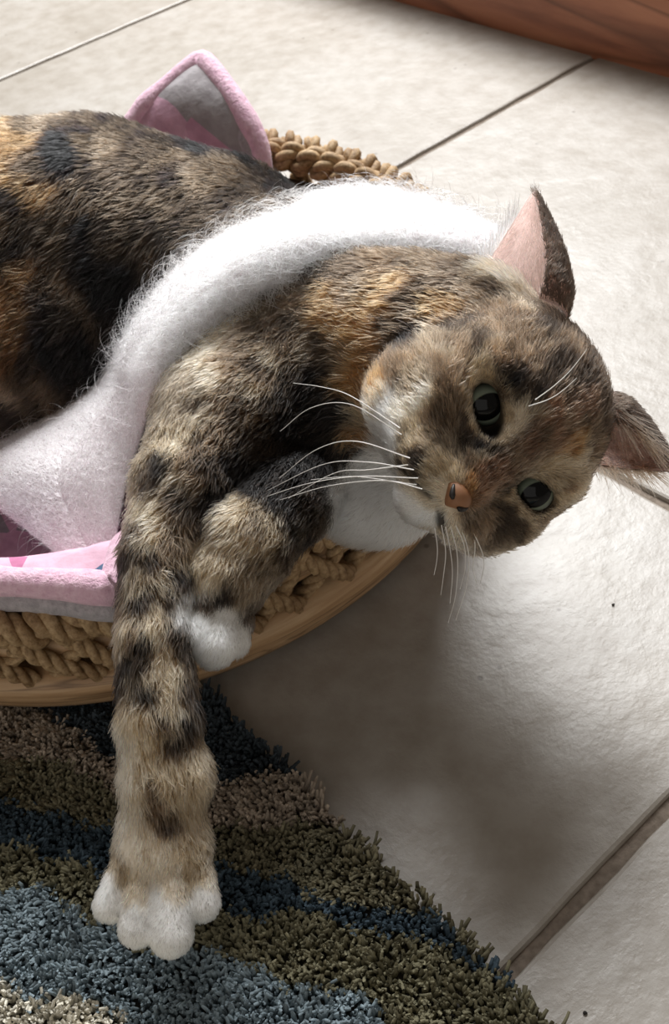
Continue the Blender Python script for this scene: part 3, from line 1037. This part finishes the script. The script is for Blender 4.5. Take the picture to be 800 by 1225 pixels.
def build_fur(root, base):
    add = [p for p in PR if not p['sub']]
    fc = CAT_V[CAT_F].mean(1)
    lab = np.argmin(np.stack([prim_d(p, fc) for p in add], 1), 1)
    dens = np.array([DENS[p['name']] for p in add])[lab] * 1e6
    fn = np.cross(CAT_V[CAT_F[:, 2]] - CAT_V[CAT_F[:, 0]], CAT_V[CAT_F[:, 3]] - CAT_V[CAT_F[:, 1]])
    fn /= np.linalg.norm(fn, axis=1)[:, None] + 1e-12
    dens = dens * np.where(fn[:, 2] < -0.75, 0.35, 1.0)
    P, fi = sample_surface(CAT_V, CAT_F, dens)
    add, D = prim_table(P)
    sock = np.min(np.stack([prim_d(p, P) for p in PR if p['name'] == 'socket'], 1), 1)
    mou = np.min(np.stack([prim_d(p, P) for p in PR if p['name'] == 'mouth'], 1), 1)
    nz = np.linalg.norm((P - NOSE) @ HB.T / np.array([0.0066, 0.0046, 0.008]), axis=1)
    keep = (sock > 0.0006) & (mou > 0.0006) & (nz > 0.9)
    P, D, sock, mou = P[keep], D[keep], sock[keep], mou[keep]
    Nn = sdf_normal(P)
    grp = cat_groups(add, D)
    hf = P - NOSE
    hf /= np.linalg.norm(hf, axis=1)[:, None]
    W = np.exp(-np.clip(D - D.min(1)[:, None], 0, 0.05) / 0.006)
    W /= W.sum(1)[:, None]
    FL = np.stack([hf if isinstance(p['flow'], str) else np.broadcast_to(np.array(p['flow'], float), P.shape) for p in add], 1)
    flow = (W[:, :, None] * FL).sum(1)
    L = W @ np.array([p['ln'] for p in add])
    # the coat close to eyes and nose is short
    en = np.minimum(np.clip(sock / 0.008, 0, 1), 1)
    isH = np.array([isinstance(p['flow'], str) for p in add])[np.argmin(D, 1)]
    L = np.where(isH, L * (0.35 + 0.65 * en), L)
    L = L * (0.7 + 0.55 * rng.random(len(P)))
    col = coat_color(P, grp)
    lid = (np.clip((sock - 0.0012) / 0.0008, 0, 1) * np.clip((0.0040 - sock) / 0.0012, 0, 1) * 0.6)[:, None]
    col = col * (1 - lid) + s2l((182, 156, 122))[None] * lid
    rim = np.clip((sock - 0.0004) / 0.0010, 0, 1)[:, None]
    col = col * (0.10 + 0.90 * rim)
    tick = rng.random(len(P))
    lum = col.mean(1)
    f = np.where(lum > 0.6, 0.96 + 0.08 * tick, np.where(tick < 0.22, 0.45, np.where(tick > 0.86, 1.6, 0.8 + 0.45 * rng.random(len(P)))))
    col = np.clip(col * f[:, None], 0.003, 0.93)
    lift = np.where(isH, 0.30, 0.42)
    S = strands(P, Nn, flow, L, lift)
    rad = np.outer(np.where(isH, 0.00015, 0.00018) * (0.8 + 0.5 * rng.random(len(P))), TAPER)
    print('fur strands', len(P))
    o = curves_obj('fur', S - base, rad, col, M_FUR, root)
    o['kind'] = 'stuff'
    return o


WHISKERS = [[[0.0301, 0.2705, 0.1445], [0.0106, 0.2755, 0.1454], [-0.0071, 0.2885, 0.1343], [-0.0244, 0.3002, 0.1206]], [[0.0292, 0.2726, 0.1467], [0.0143, 0.2785, 0.1485], [-0.0015, 0.291, 0.1398], [-0.0271, 0.3047, 0.118]], [[0.0292, 0.269, 0.143], [0.0161, 0.2745, 0.143], [-0.0014, 0.2869, 0.1328], [-0.0194, 0.2987, 0.1191]], [[0.0287, 0.277, 0.1484], [0.0114, 0.2863, 0.1521], [-0.0027, 0.2965, 0.1425], [-0.0183, 0.3044, 0.1249]], [[0.0277, 0.2755, 0.1468], [0.014, 0.2789, 0.1446], [0.0024, 0.2899, 0.1358], [-0.0162, 0.2988, 0.1191]], [[0.0277, 0.2875, 0.1504], [0.0125, 0.3031, 0.1549], [-0.0019, 0.3134, 0.1483], [-0.0149, 0.3165, 0.1373]], [[0.0275, 0.2891, 0.1522], [0.013, 0.3051, 0.157], [0.0033, 0.3142, 0.1563], [-0.007, 0.3205, 0.1556]], [[0.0307, 0.2663, 0.1431], [0.0215, 0.2707, 0.1448], [0.0079, 0.2795, 0.1423], [-0.0063, 0.2893, 0.1351]], [[0.0365, 0.2675, 0.1229], [0.0361, 0.2595, 0.1176], [0.0337, 0.2529, 0.1122], [0.0317, 0.2485, 0.1078]], [[0.0395, 0.2676, 0.123], [0.04, 0.2586, 0.1153], [0.0371, 0.2489, 0.1068], [0.0326, 0.2415, 0.1006]], [[0.0425, 0.2676, 0.123], [0.0443, 0.2606, 0.1144], [0.0417, 0.2525, 0.1061], [0.0357, 0.2443, 0.0978]], [[0.0448, 0.2685, 0.1225], [0.0482, 0.2646, 0.1157], [0.0497, 0.2601, 0.1082], [0.0468, 0.2545, 0.1024]], [[0.0413, 0.2662, 0.123], [0.0429, 0.2603, 0.1184], [0.0417, 0.254, 0.1133], [0.0386, 0.2485, 0.1091]], [[0.0377, 0.2663, 0.123], [0.0377, 0.2596, 0.1191], [0.0369, 0.2521, 0.1143], [0.0341, 0.2442, 0.1076]], [[0.0465, 0.2697, 0.1208], [0.0476, 0.265, 0.1132], [0.0457, 0.2602, 0.1055], [0.0462, 0.2559, 0.101]], [[0.0339, 0.2663, 0.1231], [0.0334, 0.2602, 0.1197], [0.0322, 0.2561, 0.117], [0.0304, 0.2523, 0.1145]], [[0.0754, 0.2887, 0.1546], [0.082, 0.2896, 0.1584], [0.0887, 0.2927, 0.1615], [0.0958, 0.2978, 0.1653]], [[0.0727, 0.2874, 0.1533], [0.079, 0.2859, 0.156], [0.0841, 0.2866, 0.1581], [0.09, 0.2891, 0.1607]]]


def ear_surface(B, T, O, r0, n=40, m=22, span=115.0, flat=0.75, lean=0.25):
    """open cone: returns grid points, axis and opening directions"""
    B, T, O = (np.array(v, float) for v in (B, T, O))
    ax = T - B
    H = np.linalg.norm(ax)
    ax /= H
    O = O - (O @ ax) * ax
    O /= np.linalg.norm(O)
    Sd = np.cross(ax, O)
    ph = np.radians(np.linspace(-span, span, n))
    t = np.linspace(-0.25, 1.0, m)
    G = np.zeros((n, m, 3))
    for j, q in enumerate(t):
        w = max(1 - max(q, 0), 0.0)
        r = r0 * (w ** 0.85 + 0.015) * (1 + 0.10 * math.sin(min(max(q, 0), 1) * math.pi))
        for i, a in enumerate(ph):
            G[i, j] = B + ax * H * q * (1 - 0.10 * (abs(a) / math.radians(span)) ** 2 * (1 - max(q, 0)) * 1.0) + r * (-math.cos(a) * O * flat + math.sin(a) * Sd) + O * lean * r0 * max(q, 0) ** 2 * 0.6
    return G, ax, O, Sd


def build_ear(root, base, B, T, O, r0, back, inner, hair, shift, pale=None):
    G, ax, O, Sd = ear_surface(B, T, O, r0)
    n, m, _ = G.shape
    V = G.reshape(-1, 3)
    F = np.array(grid_faces(n, m))
    me = mesh_np('ear', V - base, F)
    me.materials.append(shift)
    o = bpy.data.objects.new('ear', me)
    C.objects.link(o)
    o.parent = root
    md = o.modifiers.new('thick', 'SOLIDIFY')
    md.thickness = 0.0007
    md.offset = 0.0
    # coat on both faces
    fn = np.cross(V[F[:, 2]] - V[F[:, 0]], V[F[:, 3]] - V[F[:, 1]])
    fn /= np.linalg.norm(fn, axis=1)[:, None] + 1e-12
    cen = V[F].mean(1)
    axc = np.array(B)[None] + ((cen - np.array(B)) @ ax)[:, None] * ax
    sgn = np.sign(((cen - axc) * fn).sum(1))[:, None]
    fo = fn * np.where(sgn == 0, 1, sgn)
    Ps, Ns, Ls, Cs, Fs, Rs = [], [], [], [], [], []
    lat = np.clip(0.5 - ((np.arange(len(F)) // (m - 1)) / (n - 2) - 0.5) * 6, 0, 1) if pale else np.zeros(len(F))
    P, k = sample_surface(V, F, 6.0e6 * (1 - 0.93 * lat))
    Ps.append(P + fo[k] * 0.0006); Ns.append(fo[k]); Ls.append(np.full(len(P), 0.0034)); Fs.append(np.broadcast_to(ax, P.shape))
    bc = s2l(back)[None] if not pale else s2l(back)[None] * (1 - lat[k])[:, None] + s2l(pale)[None] * lat[k][:, None]
    Cs.append(np.clip(bc * np.exp(1.2 * (fbm(P, 240.0) - 0.5))[:, None], 0.004, 0.9)); Rs.append(np.full(len(P), 0.00014))
    P, k = sample_surface(V, F, np.full(len(F), 2.4e6 if pale else 1.1e6))
    Ps.append(P - fo[k] * 0.0006); Ns.append(-fo[k]); Ls.append(np.full(len(P), 0.0050 if pale else 0.0026)); Fs.append(np.broadcast_to(ax, P.shape))
    Cs.append(np.broadcast_to(s2l(inner), P.shape)); Rs.append(np.full(len(P), 0.00010))
    # long pale hairs springing from the two front margins
    idx = rng.integers(0, int(m * 0.75), 420)
    side = rng.integers(0, 1 if pale else 2, 420)
    off = rng.integers(0, 5, 420)
    gi = np.where(side == 0, off, n - 1 - off)
    P = G[gi, idx] + rng.normal(0, 0.0006, (420, 3))
    inw = axc.reshape(n - 1, m - 1, 3)[np.clip(gi, 0, n - 2), np.clip(idx, 0, m - 2)] - P
    inw /= np.linalg.norm(inw, axis=1)[:, None] + 1e-9
    Ps.append(P); Ns.append(inw); Ls.append(0.010 + 0.007 * rng.random(420)); Fs.append(ax * 0.9 + O * 0.35 + np.zeros_like(P))
    Cs.append(np.broadcast_to(s2l(hair), P.shape)); Rs.append(np.full(420, 0.00011))
    P, Nn, L, Cc, Fl, Rr = (np.concatenate(q) for q in (Ps, Ns, Ls, Cs, Fs, Rs))
    S = strands(P, Nn, Fl, L * (0.7 + 0.5 * rng.random(len(L))), 0.14)
    ob = curves_obj('ear_fur', S - base, np.outer(Rr, TAPER), Cc * (0.75 + 0.5 * rng.random(len(Cc)))[:, None], M_FUR, o)
    ob['kind'] = 'stuff'
    return o


def mat_ear():
    m, nt, b = new_mat('ear_skin')
    b.inputs['Base Color'].default_value = (*s2l((240, 214, 208)), 1)
    b.inputs['Roughness'].default_value = 0.6
    tr = nt.nodes.new('ShaderNodeBsdfTranslucent')
    tr.inputs['Color'].default_value = (*s2l((255, 240, 236)), 1)
    mx = nt.nodes.new('ShaderNodeMixShader')
    mx.inputs[0].default_value = 0.85
    nt.links.new(b.outputs[0], mx.inputs[1]); nt.links.new(tr.outputs[0], mx.inputs[2])
    nt.links.new(mx.outputs[0], nt.nodes['Material Output'].inputs['Surface'])
    return m


def mat_eye():
    """grey-green iris, dark oval pupil (object z looks out, y is the crown direction)"""
    m, nt, b = new_mat('cat_eye')
    tc = nt.nodes.new('ShaderNodeTexCoord')
    def vlen(scale):
        mp = nt.nodes.new('ShaderNodeMapping'); mp.inputs['Scale'].default_value = scale
        nt.links.new(tc.outputs['Object'], mp.inputs['Vector'])
        ln = nt.nodes.new('ShaderNodeVectorMath'); ln.operation = 'LENGTH'
        nt.links.new(mp.outputs[0], ln.inputs[0])
        return ln.outputs['Value']
    iris = ramp(nt, vlen((100, 100, 0)), [(0.30, (122, 130, 112)), (0.58, (98, 106, 92)), (0.74, (50, 53, 46)), (0.82, (14, 12, 10))])
    pup = ramp(nt, vlen((100 / 0.50, 100 / 0.64, 0)), [(0.92, (1, 1, 1)), (1.0, (0, 0, 0))])
    nt.links.new(mix(nt, pup, iris, tuple(s2l((8, 8, 8)))), b.inputs['Base Color'])
    b.inputs['Roughness'].default_value = 0.4
    b.inputs['Specular IOR Level'].default_value = 0.0
    b.inputs['Coat Weight'].default_value = 0.4
    b.inputs['Coat Roughness'].default_value = 0.03
    return m


def build_cat():
    base = np.array([-0.08, 0.44, 0.03])
    root = empty('cat', tuple(base))
    tag(root, 'brown tabby cat with white paws lying on its side in the basket', 'cat')
    me = mesh_np('body', CAT_V - base, CAT_F)
    add, D = prim_table(CAT_V)
    col = coat_color(CAT_V, cat_groups(add, D)) * 0.75
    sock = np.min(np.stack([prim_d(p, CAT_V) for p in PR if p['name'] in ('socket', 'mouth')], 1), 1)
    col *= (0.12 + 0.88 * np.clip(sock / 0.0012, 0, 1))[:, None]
    put_color(me, col)
    obj('body', me, M_SKIN, root)
    fur = build_fur(root, base)
    eye_m = mat_eye()
    th = np.linspace(0, math.pi, 28)
    V = np.array([[0.01 * math.sin(a) * math.cos(b), 0.01 * math.sin(a) * math.sin(b), 0.01 * math.cos(a)] for a in th for b in np.linspace(0, 2 * math.pi, 40, endpoint=False)])
    ym = mesh_np('eye', V, grid_faces(28, 40, False, True))
    ym.materials.append(eye_m)
    for s in (-1, 1):
        e = obj('eye', ym, None, root)
        mt = Matrix.Identity(4)
        c = hl(-1.72 if s < 0 else 2.2, 0, -1.12) - base
        for i in range(3):
            mt[i][0], mt[i][1], mt[i][2], mt[i][3] = HS[i], HU[i], HF[i], c[i]
        e.matrix_local = mt
    # nose leather with two nostrils
    q = []
    for a in np.linspace(0, math.pi, 18):
        for b in np.linspace(0, 2 * math.pi, 28, endpoint=False):
            x, y, z = math.sin(a) * math.cos(b), math.sin(a) * math.sin(b), math.cos(a)
            wdt = 0.0064 * (1.0 if y > 0 else 1.0 + 0.75 * y)
            q.append(NOSE + HS * x * wdt + HU * (y * 0.0048) + HF * (z * 0.0040 - 0.0014 - 0.0022 * x * x))
    no = obj('nose', mesh_np('nose', np.array(q) - base, grid_faces(18, 28, False, True)), plain('nose_leather', (142, 98, 66), 0.6), root)
    for s in (-1, 1):
        pts = [NOSE + HS * s * x + HU * y + HF * z for x, y, z in ((0.0017, -0.0014, 0.0021), (0.0031, -0.0008, 0.0015), (0.0044, 0.0004, 0.0003), (0.0050, 0.0014, -0.0010))]
        obj('nostril', tube_mesh('nostril', spline(pts, 12) - base, np.interp(np.linspace(0, 1, 12), [0, 0.3, 1], [0.0005, 0.0012, 0.0005]), 8), plain('nostril_dark', (22, 15, 12), 0.5), no)
    em = mat_ear()
    build_ear(root, base, (0.0863, 0.3546, 0.1547), (0.1016, 0.3837, 0.1774), (-0.62, 0.10, 0.78), 0.0220, (44, 35, 28), (240, 222, 214), (246, 240, 236), em, (236, 222, 212))
    build_ear(root, base, (0.1137, 0.3157, 0.1078), (0.1346, 0.2980, 0.1012), (-0.098, -0.961, -0.258), 0.0165, (52, 42, 34), (140, 102, 84), (150, 124, 102), em)
    wm = plain('whisker_white', (244, 240, 234), 0.4)
    for w in WHISKERS:
        P = spline(w, 26)
        obj('whisker', tube_mesh('whisker', P - base, np.linspace(0.00021, 0.00008, 26), 6), wm, root)
    return root


# ------------------------------------------------------------------ white fleece wrap around the chest
WRAP_L = [[-0.1096, 0.3242, 0.0707], [-0.1339, 0.3558, 0.0702], [-0.1728, 0.4109, 0.0693], [-0.1401, 0.431, 0.0755], [-0.1048, 0.4404, 0.0851], [-0.0829, 0.4476, 0.1026], [-0.0552, 0.4465, 0.13], [-0.0259, 0.4502, 0.1452], [0.0066, 0.464, 0.1451], [0.0447, 0.4651, 0.1433], [0.0726, 0.4452, 0.1401], [0.0945, 0.4222, 0.1352], [0.1051, 0.4042, 0.1268]]
WRAP_R = [[-0.0943, 0.3171, 0.0735], [-0.0912, 0.3296, 0.0863], [-0.0845, 0.3452, 0.0993], [-0.077, 0.3567, 0.1111], [-0.0681, 0.361, 0.1284], [-0.0606, 0.3674, 0.1435], [-0.0435, 0.3793, 0.1556], [-0.0172, 0.3891, 0.1657], [0.0115, 0.3972, 0.1654], [0.0409, 0.4073, 0.1557], [0.0654, 0.4054, 0.1495], [0.0884, 0.3957, 0.1438], [0.1006, 0.3867, 0.1303]]


def build_wrap():
    n, m = 120, 21
    Lc, Rc = spline(WRAP_L, n), spline(WRAP_R, n)
    q = np.linspace(0, 1, m)
    arch = np.interp(np.linspace(0, 1, n), [0, 0.30, 0.42, 0.9, 1], [0.002, 0.004, 0.006, 0.006, 0.005])
    T = np.gradient(0.5 * (Lc + Rc), axis=0)
    Nn = np.cross(Rc - Lc, T)
    Nn /= np.linalg.norm(Nn, axis=1)[:, None]
    if (Nn[60] @ np.array([0, -0.5, 0.8])) < 0:
        Nn = -Nn
    G = np.zeros((n, m, 3))
    for j, v in enumerate(q):
        e = (4 * v * (1 - v)) ** 0.5
        G[:, j] = Lc * (1 - v) + Rc * v + Nn * (arch * e)[:, None]
    drop = np.interp(np.linspace(0, 1, n), [0, 0.33, 0.45, 1], [0.0, 0.002, 0.011, 0.010])
    wd = (Rc - Lc) / (np.linalg.norm(Rc - Lc, axis=1)[:, None] + 1e-9)
    ex = [Rc + wd * (drop * 0.15)[:, None] - Nn * (drop * a)[:, None] for a in (0.35, 0.7, 1.0)]
    G = np.concatenate([G, np.stack(ex, 1)], 1)
    m = G.shape[1]
    V = G.reshape(-1, 3)
    V = V + 0.0012 * (np.stack([noise3(V + k, 60.0) for k in range(3)], 1) - 0.5)
    F = np.array(grid_faces(n, m))
    fn = np.cross(V[F[:, 2]] - V[F[:, 0]], V[F[:, 3]] - V[F[:, 1]])
    fn /= np.linalg.norm(fn, axis=1)[:, None] + 1e-12
    ref = np.repeat(Nn[:-1], m - 1, 0)
    if (fn * ref).sum(1).mean() < 0:
        F = F[:, ::-1]
        fn = -fn
    base = np.array([-0.06, 0.39, 0.12])
    root = empty('fleece_wrap', tuple(base))
    tag(root, 'white fuzzy fleece wrap curving around the tabby cat behind its shoulder', 'wrap')
    o = obj('fabric', mesh_np('fabric', V - base, F), mat_plush('white_fleece', (226, 214, 218), (242, 234, 236), 500.0), root)
    md = o.modifiers.new('thick', 'SOLIDIFY')
    md.thickness = 0.0035
    md.offset = -1.0
    P, k = sample_surface(V, F, np.full(len(F), 3.2e6))
    u = (k // (m - 1)) / (n - 1)
    j = k % (m - 1)
    fuzzy = np.interp(u, [0, 0.30, 0.42, 1], [0.25, 0.35, 1, 1])
    L = (0.0013 + 0.0028 * fuzzy) * (0.6 + 0.8 * rng.random(len(P)))
    fl = np.where((j > m * 0.5)[:, None], 1.0, -1.0) * wd[np.minimum((u * (n - 1)).astype(int), n - 1)]
    S1 = strands(P, fn[k], fl + 0.4 * rng.normal(0, 1, P.shape), L, 0.6, 5, 0.5)
    r1 = np.full(len(P), 0.00011)
    # long loose hairs along both edges
    dn = np.where((np.arange(len(F)) % (m - 1) < 3) | (np.arange(len(F)) % (m - 1) > m - 7), 1.0, 0.12) * np.interp((np.arange(len(F)) // (m - 1)) / (n - 1), [0, 0.33, 0.42, 1], [0.02, 0.1, 1, 0.6])
    P, k = sample_surface(V, F, dn * 2.6e6)
    u = (k // (m - 1)) / (n - 1)
    j = k % (m - 1)
    fl = np.where((j > m * 0.5)[:, None], 1.0, -1.0) * wd[np.minimum((u * (n - 1)).astype(int), n - 1)]
    S2 = strands(P, fn[k], fl + 0.8 * rng.normal(0, 1, P.shape), 0.007 + 0.014 * rng.random(len(P)) ** 2, 0.8, 5, 0.9, 0.5)
    S = np.concatenate([S1, S2])
    r = np.outer(np.concatenate([r1, np.full(len(S2), 0.00009)]), TAPER)
    print('wrap strands', len(S))
    w = curves_obj('nap', S - base, r, np.full((len(S), 3), 1.0) * np.array([0.88, 0.86, 0.87]), M_FUR, root)
    w['kind'] = 'stuff'



def build_crumbs():
    for w, lab in (((0.1199, 0.3161), 'tiny dark crumb on the pale tile to the right of the basket'), ((0.0561, 0.1407), 'tiny dark crumb on the corner tile beyond the wide grout line')):
        q = []
        for a in np.linspace(0, math.pi, 7):
            for b in np.linspace(0, 2 * math.pi, 9, endpoint=False):
                k = 0.0006 * (0.7 + 0.6 * random.random())
                q.append((k * 1.3 * math.sin(a) * math.cos(b), k * math.sin(a) * math.sin(b), 0.0005 + 0.0005 * math.cos(a)))
        o = obj('crumb', mesh_np('crumb', q, grid_faces(7, 9, False, True)), M_CRUMB)
        o.location = (w[0], w[1], 0)
        tag(o, lab, 'crumb', 'crumbs on the tiles')


M_CRUMB = plain('crumb_dark', (34, 28, 24), 0.8)
build_rug()
build_basket()
build_blanket()
build_wrap()
build_cat()
build_crumbs()
